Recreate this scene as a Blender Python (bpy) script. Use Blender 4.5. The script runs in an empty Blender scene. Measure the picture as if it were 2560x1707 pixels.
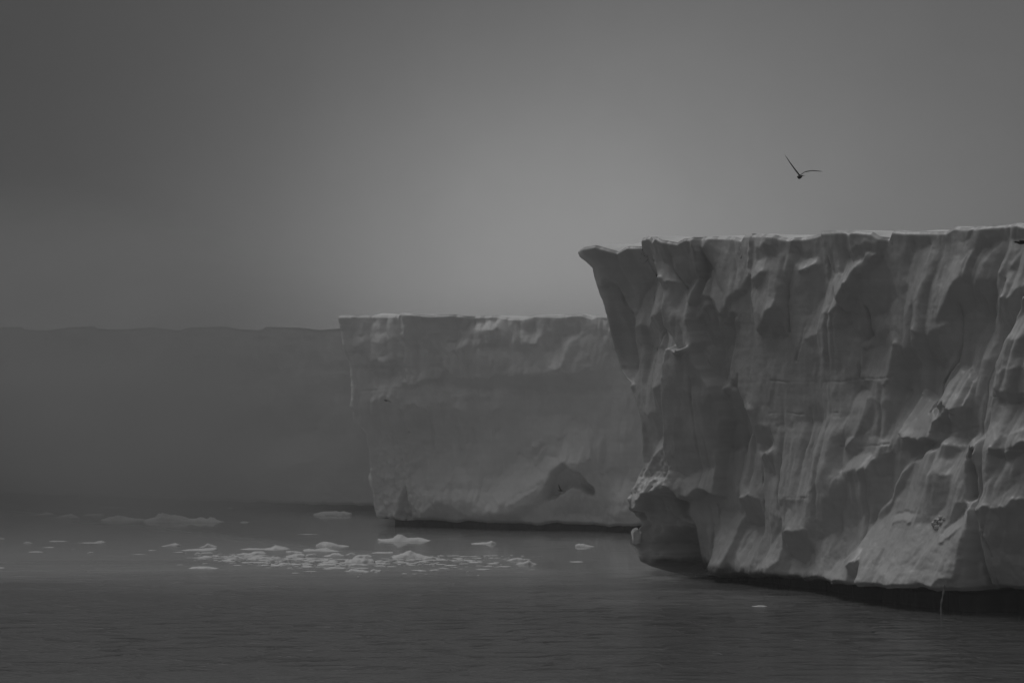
import bpy, math, random
import numpy as np
from mathutils import Vector

# ------------------------------------------------------------------ camera, sky, sun, exposure
scene = bpy.context.scene
col = scene.collection
F, HX, HY, CAMZ = 5000.0, 1280.0, 960.0, 11.8     # focal length (photo pixels), principal column, horizon row, eye height (m)

cam_data = bpy.data.cameras.new("camera")
cam_data.sensor_width = 36.0
cam_data.lens = F / 2560.0 * 36.0
cam_data.shift_y = (HY - 853.5) / 2560.0
cam_data.clip_start, cam_data.clip_end = 0.5, 6000.0
cam = bpy.data.objects.new("camera", cam_data)
cam.location = (0, 0, CAMZ)
cam.rotation_euler = (math.radians(90), 0, 0)
col.objects.link(cam)
scene.camera = cam

SUN_DIR = Vector((-0.36, 0.20, 0.91)).normalized()       # where the veiled sun stands
SUN_EL = math.asin(SUN_DIR.z)
SUN_AZ = math.atan2(SUN_DIR.x, SUN_DIR.y)
GLOW = Vector((0.012, 1.0, 0.012)).normalized()          # thin place in the fog above the middle cliff

world = bpy.data.worlds.new("World")
scene.world = world
world.use_nodes = True
wt = world.node_tree
wt.nodes.clear()
def wn(kind, **kw):
    n = wt.nodes.new(kind)
    for k, v in kw.items():
        setattr(n, k, v)
    return n
def wmath(op, a, b=None):
    n = wn('ShaderNodeMath', operation=op)
    for i, v in enumerate((a, b)):
        if v is None:
            continue
        if isinstance(v, (int, float)):
            n.inputs[i].default_value = v
        else:
            wt.links.new(v, n.inputs[i])
    return n.outputs[0]
sky = wn('ShaderNodeTexSky', sky_type='NISHITA', sun_disc=False, sun_elevation=SUN_EL,
         sun_rotation=SUN_AZ, air_density=1.0, dust_density=4.0, ozone_density=1.0, altitude=0.0)
bw = wn('ShaderNodeRGBToBW')
wt.links.new(sky.outputs[0], bw.inputs[0])
even = wmath('POWER', bw.outputs[0], 0.25)                # the overcast evens the clear sky out
tc = wn('ShaderNodeTexCoord')
nrm = wn('ShaderNodeVectorMath', operation='NORMALIZE')
wt.links.new(tc.outputs['Generated'], nrm.inputs[0])
def lobe(direction, sigma):
    dt = wn('ShaderNodeVectorMath', operation='DOT_PRODUCT')
    wt.links.new(nrm.outputs[0], dt.inputs[0])
    dt.inputs[1].default_value = direction
    ang = wmath('ARCCOSINE', wmath('MINIMUM', dt.outputs['Value'], 0.999999))
    q = wmath('DIVIDE', ang, math.radians(sigma))
    return wmath('EXPONENT', wmath('MULTIPLY', wmath('MULTIPLY', q, q), -1.0))
g1 = wmath('MULTIPLY', lobe(GLOW, 7.2), 1.75)
g2 = wmath('MULTIPLY', lobe(Vector((0.15, 1.0, 0.02)).normalized(), 14.0), 0.95)
gain = wmath('ADD', wmath('ADD', g1, g2), 0.46)
sep = wn('ShaderNodeSeparateXYZ')
wt.links.new(nrm.outputs[0], sep.inputs[0])
rise = wn('ShaderNodeMapRange', interpolation_type='SMOOTHSTEP')      # overcast: the zenith is brighter than the rim
rise.inputs['From Min'].default_value = 0.12
rise.inputs['From Max'].default_value = 0.95
rise.inputs['To Min'].default_value = 0.0
rise.inputs['To Max'].default_value = 1.3
wt.links.new(sep.outputs['Z'], rise.inputs['Value'])
lum = wmath('MULTIPLY', even, wmath('ADD', gain, rise.outputs[0]))
cl = wn('ShaderNodeTexNoise')                                          # faint unevenness of the cloud sheet
cl.inputs['Scale'].default_value = 9.0
cl.inputs['Detail'].default_value = 6
cl.inputs['Roughness'].default_value = 0.65
wt.links.new(nrm.outputs[0], cl.inputs['Vector'])
lum = wmath('MULTIPLY', lum, wmath('ADD', wmath('MULTIPLY', cl.outputs['Fac'], 0.22), 0.89))
bg = wn('ShaderNodeBackground')
bg.inputs['Strength'].default_value = 0.088
wt.links.new(lum, bg.inputs['Color'])
wo = wn('ShaderNodeOutputWorld')
wt.links.new(bg.outputs[0], wo.inputs['Surface'])

sun_data = bpy.data.lights.new("sun", 'SUN')
sun_data.energy = 0.70
sun_data.angle = math.radians(30)
sun_data.color = (1, 1, 1)
sun = bpy.data.objects.new("sun", sun_data)
sun.rotation_euler = SUN_DIR.to_track_quat('Z', 'Y').to_euler()
sun.location = (-40, 60, 80)
col.objects.link(sun)

vs = scene.view_settings
scene.display_settings.display_device = 'sRGB'
vs.view_transform = 'Standard'
vs.look = 'None'
vs.exposure = 0.0
vs.gamma = 1.0
vs.use_curve_mapping = False
scene.render.engine = 'CYCLES'
cy = scene.cycles
cy.use_denoising = True
cy.max_bounces = 8
cy.diffuse_bounces = 3
cy.glossy_bounces = 3
cy.volume_bounces = 1
cy.use_adaptive_sampling = True
cy.adaptive_threshold = 0.01

HAZE_DENSITY = 0.0007

# ------------------------------------------------------------------ helpers
rng = np.random.default_rng(11)
random.seed(11)

def smooth(e0, e1, x):
    t = np.clip((x - e0) / (e1 - e0), 0, 1)
    return t * t * (3 - 2 * t)

def hash2(ix, iy, seed):
    h = (ix.astype(np.int64) * 374761393 + iy.astype(np.int64) * 668265263 + seed * 974711) & 0xffffffff
    h = ((h ^ (h >> 13)) * 1274126177) & 0xffffffff
    h = h ^ (h >> 16)
    return (h & 0xffffff) / float(0xffffff)

def vnoise(x, y, seed=0):
    ix, iy = np.floor(x), np.floor(y)
    fx, fy = x - ix, y - iy
    fx = fx * fx * fx * (fx * (fx * 6 - 15) + 10)
    fy = fy * fy * fy * (fy * (fy * 6 - 15) + 10)
    a = hash2(ix, iy, seed); b = hash2(ix + 1, iy, seed)
    c = hash2(ix, iy + 1, seed); d = hash2(ix + 1, iy + 1, seed)
    return (a + (b - a) * fx) * (1 - fy) + (c + (d - c) * fx) * fy - 0.5

def fbm(x, y, seed=0, octv=4, gain=0.5):
    x = np.asarray(x, float); y = np.asarray(y, float)
    s, amp = 0.0, 1.0
    for o in range(octv):
        s = s + amp * vnoise(x * 2 ** o + 17.3 * o, y * 2 ** o + 5.7 * o, seed + o)
        amp *= gain
    return s

def facets(x, y, seed):
    """two random numbers per Voronoi cell (unit cells)"""
    ix, iy = np.floor(x), np.floor(y)
    best = np.full(x.shape, 1e9); r1 = np.zeros(x.shape); r2 = np.zeros(x.shape)
    for dx in (-1, 0, 1):
        for dy in (-1, 0, 1):
            cx, cyy = ix + dx, iy + dy
            px = cx + hash2(cx, cyy, seed); py = cyy + hash2(cx, cyy, seed + 1)
            dd = (px - x) ** 2 + (py - y) ** 2
            m = dd < best
            best = np.where(m, dd, best)
            r1 = np.where(m, hash2(cx, cyy, seed + 2) - 0.5, r1)
            r2 = np.where(m, hash2(cx, cyy, seed + 3) - 0.5, r2)
    return r1, r2

def blur(img, n=1):
    for _ in range(n):
        p = np.pad(img, 1, mode='edge')
        img = (p[1:-1, :-2] + 2 * p[1:-1, 1:-1] + p[1:-1, 2:]) / 4
        p = np.pad(img, 1, mode='edge')
        img = (p[:-2, 1:-1] + 2 * p[1:-1, 1:-1] + p[2:, 1:-1]) / 4
    return img

def dct_poisson(rhs, h, lam):
    """solve (lam - laplace) D = rhs with free edges"""
    ny, nx = rhs.shape
    m = np.concatenate([rhs, rhs[:, ::-1]], 1)
    m = np.concatenate([m, m[::-1]], 0)
    f = np.fft.rfft2(m)
    ky = 2 - 2 * np.cos(2 * np.pi * np.arange(2 * ny) / (2 * ny))
    kx = 2 - 2 * np.cos(2 * np.pi * np.arange(nx + 1) / (2 * nx))
    f /= (ky[:, None] + kx[None, :]) / h ** 2 + lam
    return np.fft.irfft2(f, m.shape)[:ny, :nx]

def in_poly(X, Y, poly):
    inside = np.zeros(X.shape, bool)
    n = len(poly)
    for i in range(n):
        x1, y1 = poly[i]; x2, y2 = poly[(i + 1) % n]
        c = ((y1 > Y) != (y2 > Y))
        xi = (x2 - x1) * (Y - y1) / ((y2 - y1) if y2 != y1 else 1e-9) + x1
        inside ^= c & (X < xi)
    return inside

def mesh_obj(name, verts, faces, mat, parent=None, smooth_shade=True):
    verts = np.asarray(verts, np.float32).reshape(-1, 3)
    faces = np.asarray(faces, np.int32)
    me = bpy.data.meshes.new(name)
    me.vertices.add(len(verts)); me.vertices.foreach_set('co', verts.ravel())
    k = faces.shape[1]
    me.loops.add(faces.size); me.loops.foreach_set('vertex_index', faces.ravel())
    me.polygons.add(len(faces))
    me.polygons.foreach_set('loop_start', np.arange(0, faces.size, k, dtype=np.int32))
    me.polygons.foreach_set('loop_total', np.full(len(faces), k, np.int32))
    me.polygons.foreach_set('use_smooth', np.full(len(faces), smooth_shade, bool))
    me.update(); me.validate()
    me.materials.append(mat)
    o = bpy.data.objects.new(name, me)
    col.objects.link(o)
    if parent is not None:
        o.parent = parent
        o.matrix_parent_inverse = parent.matrix_world.inverted() if parent.type == 'EMPTY' and False else o.matrix_parent_inverse
    return o

def grid_faces(r, c, flip=False):
    i = np.arange(r * c).reshape(r, c)
    q = np.stack([i[:-1, :-1], i[:-1, 1:], i[1:, 1:], i[1:, :-1]], -1).reshape(-1, 4)
    return q[:, ::-1] if flip else q

def empty(name, loc):
    o = bpy.data.objects.new(name, None)
    o.location = loc
    o.empty_display_size = 0.5
    col.objects.link(o)
    return o

def tag(o, label=None, cat=None, group=None, kind=None):
    if label: o['label'] = label
    if cat: o['category'] = cat
    if group: o['group'] = group
    if kind: o['kind'] = kind
    return o

def sea_dist(py):                       # metres to the point of the sea that the photo shows in row py
    return F * CAMZ / (py - HY)

# ------------------------------------------------------------------ materials
def material(name):
    m = bpy.data.materials.new(name)
    m.use_nodes = True
    return m, m.node_tree, m.node_tree.nodes['Principled BSDF']

def ice_material(name, lo, hi, rough, layers=0.5, bump=0.25, spec=0.35, wet_shade=None):
    m, t, b = material(name)
    N, Lk = t.nodes, t.links
    geo = N.new('ShaderNodeNewGeometry')
    mp = N.new('ShaderNodeMapping'); mp.inputs['Scale'].default_value = (0.12, 0.12, 2.2)
    Lk.new(geo.outputs['Position'], mp.inputs[0])
    strata = N.new('ShaderNodeTexNoise'); strata.inputs['Scale'].default_value = 1.0
    strata.inputs['Detail'].default_value = 6; strata.inputs['Roughness'].default_value = 0.65
    Lk.new(mp.outputs[0], strata.inputs['Vector'])
    blot = N.new('ShaderNodeTexNoise'); blot.inputs['Scale'].default_value = 0.55
    blot.inputs['Detail'].default_value = 5; blot.inputs['Roughness'].default_value = 0.6
    Lk.new(geo.outputs['Position'], blot.inputs['Vector'])
    mx = N.new('ShaderNodeMix'); mx.data_type = 'FLOAT'
    mx.inputs[0].default_value = layers
    Lk.new(blot.outputs['Fac'], mx.inputs[2]); Lk.new(strata.outputs['Fac'], mx.inputs[3])
    rp = N.new('ShaderNodeValToRGB')
    rp.color_ramp.elements[0].position = 0.32; rp.color_ramp.elements[0].color = (lo, lo, lo, 1)
    rp.color_ramp.elements[1].position = 0.68; rp.color_ramp.elements[1].color = (hi, hi, hi, 1)
    Lk.new(mx.outputs[0], rp.inputs[0])
    if wet_shade:                                        # sea-wet ice up to a ragged line, darkened to paint shade under the corner
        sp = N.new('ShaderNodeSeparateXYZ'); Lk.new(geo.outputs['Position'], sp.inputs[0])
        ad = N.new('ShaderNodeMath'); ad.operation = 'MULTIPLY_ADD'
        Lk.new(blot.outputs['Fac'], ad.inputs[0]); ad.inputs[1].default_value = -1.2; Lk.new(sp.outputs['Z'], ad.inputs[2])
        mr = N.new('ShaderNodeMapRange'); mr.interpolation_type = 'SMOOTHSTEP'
        for k, v in zip(('From Min', 'From Max', 'To Min', 'To Max'), (wet_shade - 0.85, wet_shade - 0.35, 0.22, 1.0)): mr.inputs[k].default_value = v
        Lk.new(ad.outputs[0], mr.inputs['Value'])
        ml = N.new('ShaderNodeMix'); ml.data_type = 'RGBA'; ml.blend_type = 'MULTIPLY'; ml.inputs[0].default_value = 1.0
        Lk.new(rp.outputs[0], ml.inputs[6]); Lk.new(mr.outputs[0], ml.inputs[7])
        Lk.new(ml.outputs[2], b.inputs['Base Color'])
    else:
        Lk.new(rp.outputs[0], b.inputs['Base Color'])
    b.inputs['Roughness'].default_value = rough
    b.inputs['Specular IOR Level'].default_value = spec
    fine = N.new('ShaderNodeTexNoise'); fine.inputs['Scale'].default_value = 3.5
    fine.inputs['Detail'].default_value = 7; fine.inputs['Roughness'].default_value = 0.6
    Lk.new(geo.outputs['Position'], fine.inputs['Vector'])
    bp = N.new('ShaderNodeBump'); bp.inputs['Strength'].default_value = bump
    bp.inputs['Distance'].default_value = 0.25
    Lk.new(fine.outputs['Fac'], bp.inputs['Height'])
    Lk.new(bp.outputs[0], b.inputs['Normal'])
    return m

M_ICE = ice_material("glacier_ice", 0.50, 0.64, 0.38, 0.4, 0.07, 0.5, wet_shade=0.95)
M_PALE_ICE = ice_material("pale_ice", 0.70, 0.84, 0.7, 0.4, 0.10)  # paler ice: the fog's brightening of the farther cliffs is in the colour
M_SNOW = ice_material("packed_snow", 0.76, 0.84, 0.8, 0.1, 0.15, 0.1)
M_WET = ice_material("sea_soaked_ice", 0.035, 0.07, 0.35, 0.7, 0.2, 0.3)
M_FLOE = ice_material("floe_ice", 0.60, 0.76, 0.6, 0.2, 0.3, 0.2)

def plain(name, v, rough=0.6):
    m, t, b = material(name)
    N, Lk = t.nodes, t.links
    ns = N.new('ShaderNodeTexNoise'); ns.inputs['Scale'].default_value = 9.0
    rp = N.new('ShaderNodeValToRGB')
    rp.color_ramp.elements[0].color = (v * 0.8,) * 3 + (1,)
    rp.color_ramp.elements[1].color = (v * 1.2,) * 3 + (1,)
    Lk.new(ns.outputs['Fac'], rp.inputs[0]); Lk.new(rp.outputs[0], b.inputs['Base Color'])
    b.inputs['Roughness'].default_value = rough
    return m
M_DARKBIRD = plain("dark_plumage", 0.035)
M_PALEBIRD = plain("pale_plumage", 0.75)
M_TRICKLE = plain("meltwater", 0.28, 0.15)

def water_material():
    m, t, b = material("cold_sea")
    N, Lk = t.nodes, t.links
    geo = N.new('ShaderNodeNewGeometry')
    def noise(sx, sy, detail, rough, dist=0.0):
        mp = N.new('ShaderNodeMapping'); mp.inputs['Scale'].default_value = (sx, sy, 1)
        Lk.new(geo.outputs['Position'], mp.inputs[0])
        n = N.new('ShaderNodeTexNoise'); n.inputs['Scale'].default_value = 1
        n.inputs['Detail'].default_value = detail; n.inputs['Roughness'].default_value = rough
        n.inputs['Distortion'].default_value = dist
        Lk.new(mp.outputs[0], n.inputs['Vector'])
        return n.outputs['Fac']
    def mth(op, a, c):
        n = N.new('ShaderNodeMath'); n.operation = op
        for i, v in enumerate((a, c)):
            if isinstance(v, (int, float)): n.inputs[i].default_value = v
            else: Lk.new(v, n.inputs[i])
        return n.outputs[0]
    ripples = noise(0.42, 1.15, 4, 0.6, 0.6)
    chop = noise(1.9, 4.2, 2, 0.5, 0.3)
    swell = noise(0.16, 0.40, 2, 0.5, 0.3)
    slick = noise(0.016, 0.075, 4, 0.6, 0.8)
    def maprange(sock, f0, f1, t0, t1):
        n = N.new('ShaderNodeMapRange'); n.interpolation_type = 'SMOOTHSTEP'
        for k, v in zip(('From Min', 'From Max', 'To Min', 'To Max'), (f0, f1, t0, t1)): n.inputs[k].default_value = v
        Lk.new(sock, n.inputs['Value']); return n.outputs[0]
    # the breeze ruffles the open water; the bay behind the headland and the lee of the cliff lie calm
    sp = N.new('ShaderNodeSeparateXYZ'); Lk.new(geo.outputs['Position'], sp.inputs[0])
    offshore = mth('ADD', mth('MULTIPLY', mth('SUBTRACT', sp.outputs['X'], 10.4), -0.781), mth('MULTIPLY', mth('SUBTRACT', sp.outputs['Y'], 120.9), -0.624))
    wob = mth('MULTIPLY', mth('SUBTRACT', slick, 0.5), 44.0)
    bay = maprange(mth('ADD', sp.outputs['Y'], wob), 103, 138, 0.0, 1.0)
    wind = mth('SUBTRACT', 1.0, mth('MULTIPLY', bay, 0.85))
    lee = maprange(mth('ADD', offshore, mth('MULTIPLY', wob, 0.25)), 1.0, 6.0, 0.10, 1.0)
    patch = maprange(slick, 0.36, 0.62, 0.35, 1.25)
    ripples = mth('ADD', mth('MULTIPLY', maprange(ripples, 0.50, 0.78, 0.0, 1.0), 0.75), mth('MULTIPLY', ripples, 0.35))
    calm = mth('MULTIPLY', mth('MULTIPLY', wind, lee), patch)
    h = mth('ADD', mth('ADD', mth('MULTIPLY', ripples, 0.46), mth('MULTIPLY', chop, 0.06)), mth('MULTIPLY', swell, 0.08))
    h = mth('MULTIPLY', h, calm)
    bp = N.new('ShaderNodeBump'); bp.inputs['Strength'].default_value = 1.0
    bp.inputs['Distance'].default_value = 1.0
    Lk.new(h, bp.inputs['Height'])
    Lk.new(bp.outputs[0], b.inputs['Normal'])
    cb = N.new('ShaderNodeCombineColor')            # milky with glacial flour; the bay's paler colour also paints in reflected brightness
    sea_tone = mth('ADD', mth('MULTIPLY', bay, 0.20), 0.10)
    for k in range(3): Lk.new(sea_tone, cb.inputs[k])
    Lk.new(cb.outputs[0], b.inputs['Base Color'])
    Lk.new(mth('ADD', mth('MULTIPLY', lee, mth('ADD', mth('MULTIPLY', bay, 0.12), 0.12)), 0.05), b.inputs['Roughness'])
    b.inputs['IOR'].default_value = 1.33
    return m
M_SEA = water_material()

# ------------------------------------------------------------------ sea
S = 950.0
sea = mesh_obj("sea", [(-S, -S, 0), (S, -S, 0), (S, S, 0), (-S, S, 0)], [(0, 1, 2, 3)], M_SEA)
tag(sea, "dark rippled cold sea", None, None, 'structure')

# ------------------------------------------------------------------ ice cliffs
class Face:
    """a vertical reference plane of an ice front: a runs to the left along it, d out of it, z up"""
    def __init__(self, left_px, right_px):
        def foot(p):
            t = sea_dist(p[1]); return np.array([(p[0] - HX) / F * t, t])
        l, r = foot(left_px), foot(right_px)
        self.O = l
        self.A = (l - r) / np.linalg.norm(l - r)
        self.N = np.array([-self.A[1], self.A[0]])
        if self.N[1] > 0: self.N = -self.N
    def px(self, p, d=0.0):
        X = (p[0] - HX) / F
        rhs = self.O + d * self.N
        M = np.array([[X, -self.A[0]], [1.0, -self.A[1]]])
        t, a = np.linalg.solve(M, rhs)
        return a, CAMZ + (HY - p[1]) / F * t
    def tab(self, pts, d=0.0):
        return np.array([self.px(p, d) for p in pts])
    def world(self, a, z, d):
        return np.stack([self.O[0] + a * self.A[0] + d * self.N[0],
                         self.O[1] + a * self.A[1] + d * self.N[1], z], -1)

def interp(x, tab, key=0):
    o = np.argsort(tab[:, key], kind='stable')
    return np.interp(x, tab[o, key], tab[o, 1 - key])

def relief(face, box, cell, base_tone, tones, leans, slabs, tilt, lam, seed, cells, d_ref=0.3, fine=1.0, step_w=(0.04, 0.25), turn=0.0, folds=(), lean=0.0, cracks=()):
    """relief of an ice face (metres out of the plane) from facets that lean in or out"""
    a0, a1, z0, z1 = box
    na, nz = int((a1 - a0) / cell) + 1, int((z1 - z0) / cell) + 1
    av, zv = np.linspace(a0, a1, na), np.linspace(z0, z1, nz)
    A_, Z_ = np.meshgrid(av, zv)
    # ragged outlines: look the polygons up at slightly shifted places
    Aw = A_ + 0.22 * fbm(A_ * 0.9, Z_ * 0.6, seed + 50, 4)
    Zw = Z_ + 0.45 * fbm(A_ * 0.8, Z_ * 0.5, seed + 60, 4) + 0.55 * fbm(A_ * 1.3, Z_ * 0.12, seed + 62, 3)
    Asub, Zsub = A_[::4, ::4], Z_[::4, ::4]
    def place(poly):                      # where the facet lies on the relief found so far
        d = d_ref
        if D_prev is not None:
            for _ in range(2):
                pl = [tuple(face.px(p, d)) for p in poly]
                m = in_poly(Asub, Zsub, pl)
                if m.sum() < 2:
                    c = np.mean(pl, axis=0)
                    m = np.hypot(Asub - c[0], Zsub - c[1]) < 0.4
                if m.any():
                    d = float(np.median(D_prev[::4, ::4][m]))
        return [tuple(face.px(p, d)) for p in poly]
    D_prev = None
    for last in (False, False, True):
        gz = np.zeros_like(A_); ga = np.zeros_like(A_); ids = np.zeros(A_.shape, int)
        for n_, (tone, poly, *extra) in enumerate(tones):
            if n_ < len(leans): tone = tone + leans[n_]
            pl = place(poly)
            m = in_poly(Aw, Zw, pl)
            gz[m] = -(tone - base_tone) / 22.0 * tilt
            ga[m] = -(tone - base_tone) / 22.0 * turn + (extra[0] if extra else 0.0)
            ids[m] = ids.max() + 1
        for (sa, sz, amp) in cells:
            r1, r2 = facets(A_ * sa + 0.35 * fbm(A_ * 0.7, Z_ * 0.5, seed + 5, 2), Z_ * sz, seed + int(sa * 100))
            ga += r1 * 2 * amp; gz += r2 * 1.4 * amp
        # facets keep their own lean; across their borders the surface may step
        ga, gz = blur(ga, 1), blur(gz, 1)
        fx = (ga[:, 1:] + ga[:, :-1]) / 2; fz = (gz[1:] + gz[:-1]) / 2
        wx = np.where(ids[:, 1:] != ids[:, :-1], step_w[0], 1.0)
        wz = np.where(ids[1:] != ids[:-1], step_w[1], 1.0)
        def div_t(px_, pz_):
            o = np.zeros_like(A_)
            o[:, 1:] += px_; o[:, :-1] -= px_
            o[1:] += pz_; o[:-1] -= pz_
            return o / cell
        b_ = div_t(wx * fx, wz * fz)
        op = lambda q: div_t(wx * (q[:, 1:] - q[:, :-1]) / cell, wz * (q[1:] - q[:-1]) / cell) + lam * q
        pre = lambda q: dct_poisson(q, cell, lam)
        D = pre(b_); rr = b_ - op(D); zz = pre(rr); pp = zz.copy(); rz = (rr * zz).sum()
        for _ in range(45 if last else 14):
            Ap = op(pp); al = rz / (pp * Ap).sum()
            D = D + al * pp; rr = rr - al * Ap
            zz = pre(rr); rz2 = (rr * zz).sum()
            pp = zz + (rz2 / rz) * pp; rz = rz2
        D = blur(D, 1)
        for off, poly, soft in slabs:
            pl = place(poly)
            D += off * blur(in_poly(Aw, Zw, pl).astype(float), soft)
        D_prev = blur(D, 2)
    for wd, dp, line in cracks:           # open cracks and melt lines
        pl = place(line)
        best = np.full(A_.shape, 9.0)
        for (x1, y1), (x2, y2) in zip(pl[:-1], pl[1:]):
            tt = np.clip(((Aw - x1) * (x2 - x1) + (Z_ - y1) * (y2 - y1)) / ((x2 - x1) ** 2 + (y2 - y1) ** 2), 0, 1)
            best = np.minimum(best, np.hypot(Aw - x1 - tt * (x2 - x1), Z_ + 0.10 * fbm(A_ * 1.2, Z_, seed + 33, 3) - y1 - tt * (y2 - y1)))
        D -= dp * np.exp(-(best / wd) ** 2) * np.clip(0.6 + 1.6 * fbm(A_ * 0.9, Z_ * 0.5, seed + 34, 2), 0, 1.3)
    # tall rounded folds with sharp creases between them, leaning as the face breaks away
    lean_ = lean * smooth(-6, -22, A_) if lean else 0.0
    Af = A_ - lean_ * (21 - Z_) + 0.7 * fbm(A_ * 0.25, Z_ * 0.18, seed + 70, 3) + 0.22 * fbm(A_ * 0.5, Z_ * 0.9, seed + 71, 3)
    mask_ = smooth(-0.28, 0.3, fbm(A_ * 0.16, Z_ * 0.14, seed + 81, 2)) * 1.1 + 0.12
    for fa, fz_, am in folds:
        nn = vnoise(Af * fa + 3.1, Z_ * fz_ + 0.6 * vnoise(A_ * 0.5, Z_ * 0.5, seed + 90), seed + int(fa * 97))
        D += am * mask_ * (np.abs(nn) * 2 - 0.35)
    D += fine * (0.08 * fbm(A_ * 1.0, Z_ * 0.28, seed + 1, 4) + 0.055 * fbm(A_ * 2.2, Z_ * 1.2, seed + 2, 5) + 0.10 * np.abs(fbm(A_ * 1.5, Z_ * 1.1, seed + 4, 4)) * smooth(7.0, 1.5, Z_)
                 + 0.018 * fbm(A_ * 0.25, Z_ * 2.2, seed + 3, 3))
    def sample(a, z):
        x = np.clip((a - a0) / (a1 - a0) * (na - 1), 0, na - 1.001)
        y = np.clip((z - z0) / (z1 - z0) * (nz - 1), 0, nz - 1.001)
        i, j = x.astype(int), y.astype(int)
        u, v = x - i, y - j
        return ((D[j, i] * (1 - u) + D[j, i + 1] * u) * (1 - v) + (D[j + 1, i] * (1 - u) + D[j + 1, i + 1] * u) * v)
    return sample

def ice_cliff(face, name, label, sil, edge, crest, lip, sample, right_a, ret_dir, ret_len, ncol, nrow, far_right,
              notch_in, corner, seed, group=None, ice=None, cap_up=0.0, round_top=0.22):
    silt, edget, crestt = face.tab(sil), face.tab(edge), face.tab(crest)
    lipt = face.tab(lip)
    Lz = lambda z: interp(z, silt, 1) + (0.10 + 0.16 * smooth(7.5, 5.0, np.asarray(z)) * (corner < 0.32)) * fbm(np.asarray(z) * 1.6, 0 * np.asarray(z), seed + 15, 4, 0.6)
    top = lambda a: interp(a, edget, 0)
    lipz = lambda a: interp(a, lipt, 0) + 0.22 * fbm(np.asarray(a) * 0.7, 0 * np.asarray(a), seed + 19, 4)
    root = empty(name, (face.O[0], face.O[1], 0))
    inv = np.array([face.O[0], face.O[1], 0])
    # columns: fine over the visible face, coarse out to the side of the frame
    u = np.concatenate([np.linspace(0, 0.06, 26)[:-1] ** 1.0, np.linspace(0.06, 1, ncol)])
    ext = right_a - np.geomspace(0.4, far_right, 26)
    nfine = len(u)
    vrows = np.concatenate([np.linspace(0, 0.97, nrow), np.linspace(0.974, 1, 10)])
    U, V = np.meshgrid(u, vrows)
    Zt = np.full(U.shape, 10.0); a = right_a + 0 * U
    for _ in range(7):
        L = Lz(Zt)
        a = L + (right_a - L) * U
        zl = np.maximum(lipz(a), 0.12)
        Zt = zl + (top(a) - zl) * V
    D = sample(a, Zt)
    dist = a.max() * 0 + (Lz(Zt) - a)                       # metres from the free corner
    rnd = np.clip(dist / corner, 0, 1)
    D = np.where(dist < 3.0, D * smooth(0, 3.0, dist) + 0.55 * np.tanh(D / 0.55) * (1 - smooth(0, 3.0, dist)), D)
    D = D + 0.30 * (np.abs(fbm(a * 1.3, Zt * 0.9, seed + 44, 4)) * 2 - 0.5) * smooth(9, 5, Zt) * smooth(5, 2.5, dist)
    D = D * (0.25 + 0.75 * smooth(0, 0.5, dist)) - corner * (1 - np.sqrt(1 - (1 - rnd) ** 2))
    up = (top(a) - Zt)
    D = D - round_top * (1 - smooth(0, 0.28, up)) ** 2
    lipr = 1 - smooth(0.0, 0.30, Zt - zl)
    D = D - 0.35 * lipr ** 2
    P = face.world(a, Zt, D)
    # coarse run-out on the right
    E, V2 = np.meshgrid(ext, vrows)
    zl2 = np.maximum(lipz(E), 0.12)
    Z2 = zl2 + (top(E) - zl2) * V2
    D2 = D[:, -1:] * np.exp((E - right_a) / 2.0) + 0.8 * fbm(E * 0.35, Z2 * 0.25, seed + 31, 4)* (1 - np.exp((E - right_a) / 3.0))
    P = np.concatenate([P, face.world(E, Z2, D2)], 1)
    # the side that turns away from the free corner
    rs = np.concatenate([np.geomspace(0.12, ret_len, 34)])[::-1]
    c0 = P[:, 0]
    R = np.array([ret_dir[0], ret_dir[1], 0.0]); R /= np.linalg.norm(R)
    side = np.array([-R[1], R[0], 0.0])
    nz_ = fbm(rs[None, :] * 0.4 + 0 * c0[:, 2:3], c0[:, 2:3] * 0.3 + 0 * rs[None, :], seed + 77, 4) * np.minimum(rs * 0.35, 1.2)[None, :]
    # far back the wall rises with the snow cap
    Pr = c0[:, None, :] + rs[None, :, None] * R + nz_[..., None] * side
    Pall = np.concatenate([Pr, P], 1)
    r, c = Pall.shape[:2]
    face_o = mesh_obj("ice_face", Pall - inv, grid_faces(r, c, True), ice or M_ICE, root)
    # undercut notch at the waterline
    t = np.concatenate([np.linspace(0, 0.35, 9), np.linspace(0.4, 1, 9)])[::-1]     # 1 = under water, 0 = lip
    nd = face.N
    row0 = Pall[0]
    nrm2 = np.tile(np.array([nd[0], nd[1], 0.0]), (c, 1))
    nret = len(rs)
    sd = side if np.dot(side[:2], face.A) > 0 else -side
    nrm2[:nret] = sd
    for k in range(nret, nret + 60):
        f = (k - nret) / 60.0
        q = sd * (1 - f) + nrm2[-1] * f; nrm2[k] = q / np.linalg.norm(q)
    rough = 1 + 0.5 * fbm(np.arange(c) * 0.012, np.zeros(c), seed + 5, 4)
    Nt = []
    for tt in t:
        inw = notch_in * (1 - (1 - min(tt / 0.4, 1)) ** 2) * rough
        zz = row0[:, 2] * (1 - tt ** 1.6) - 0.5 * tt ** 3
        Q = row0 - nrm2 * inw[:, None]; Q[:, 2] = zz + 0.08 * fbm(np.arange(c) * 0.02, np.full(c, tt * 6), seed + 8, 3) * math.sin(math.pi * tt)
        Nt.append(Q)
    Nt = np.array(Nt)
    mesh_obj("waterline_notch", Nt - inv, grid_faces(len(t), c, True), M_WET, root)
    # snow cap
    edge_row = Pall[-1][nret:]
    offs = np.concatenate([[0.0], np.geomspace(0.12, 40, 34)])
    nE = edge_row.shape[0]
    aE = (edge_row[:, :2] - face.O) @ face.A
    f = smooth(0, 6.0, aE.max() - aE)[:, None]
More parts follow.
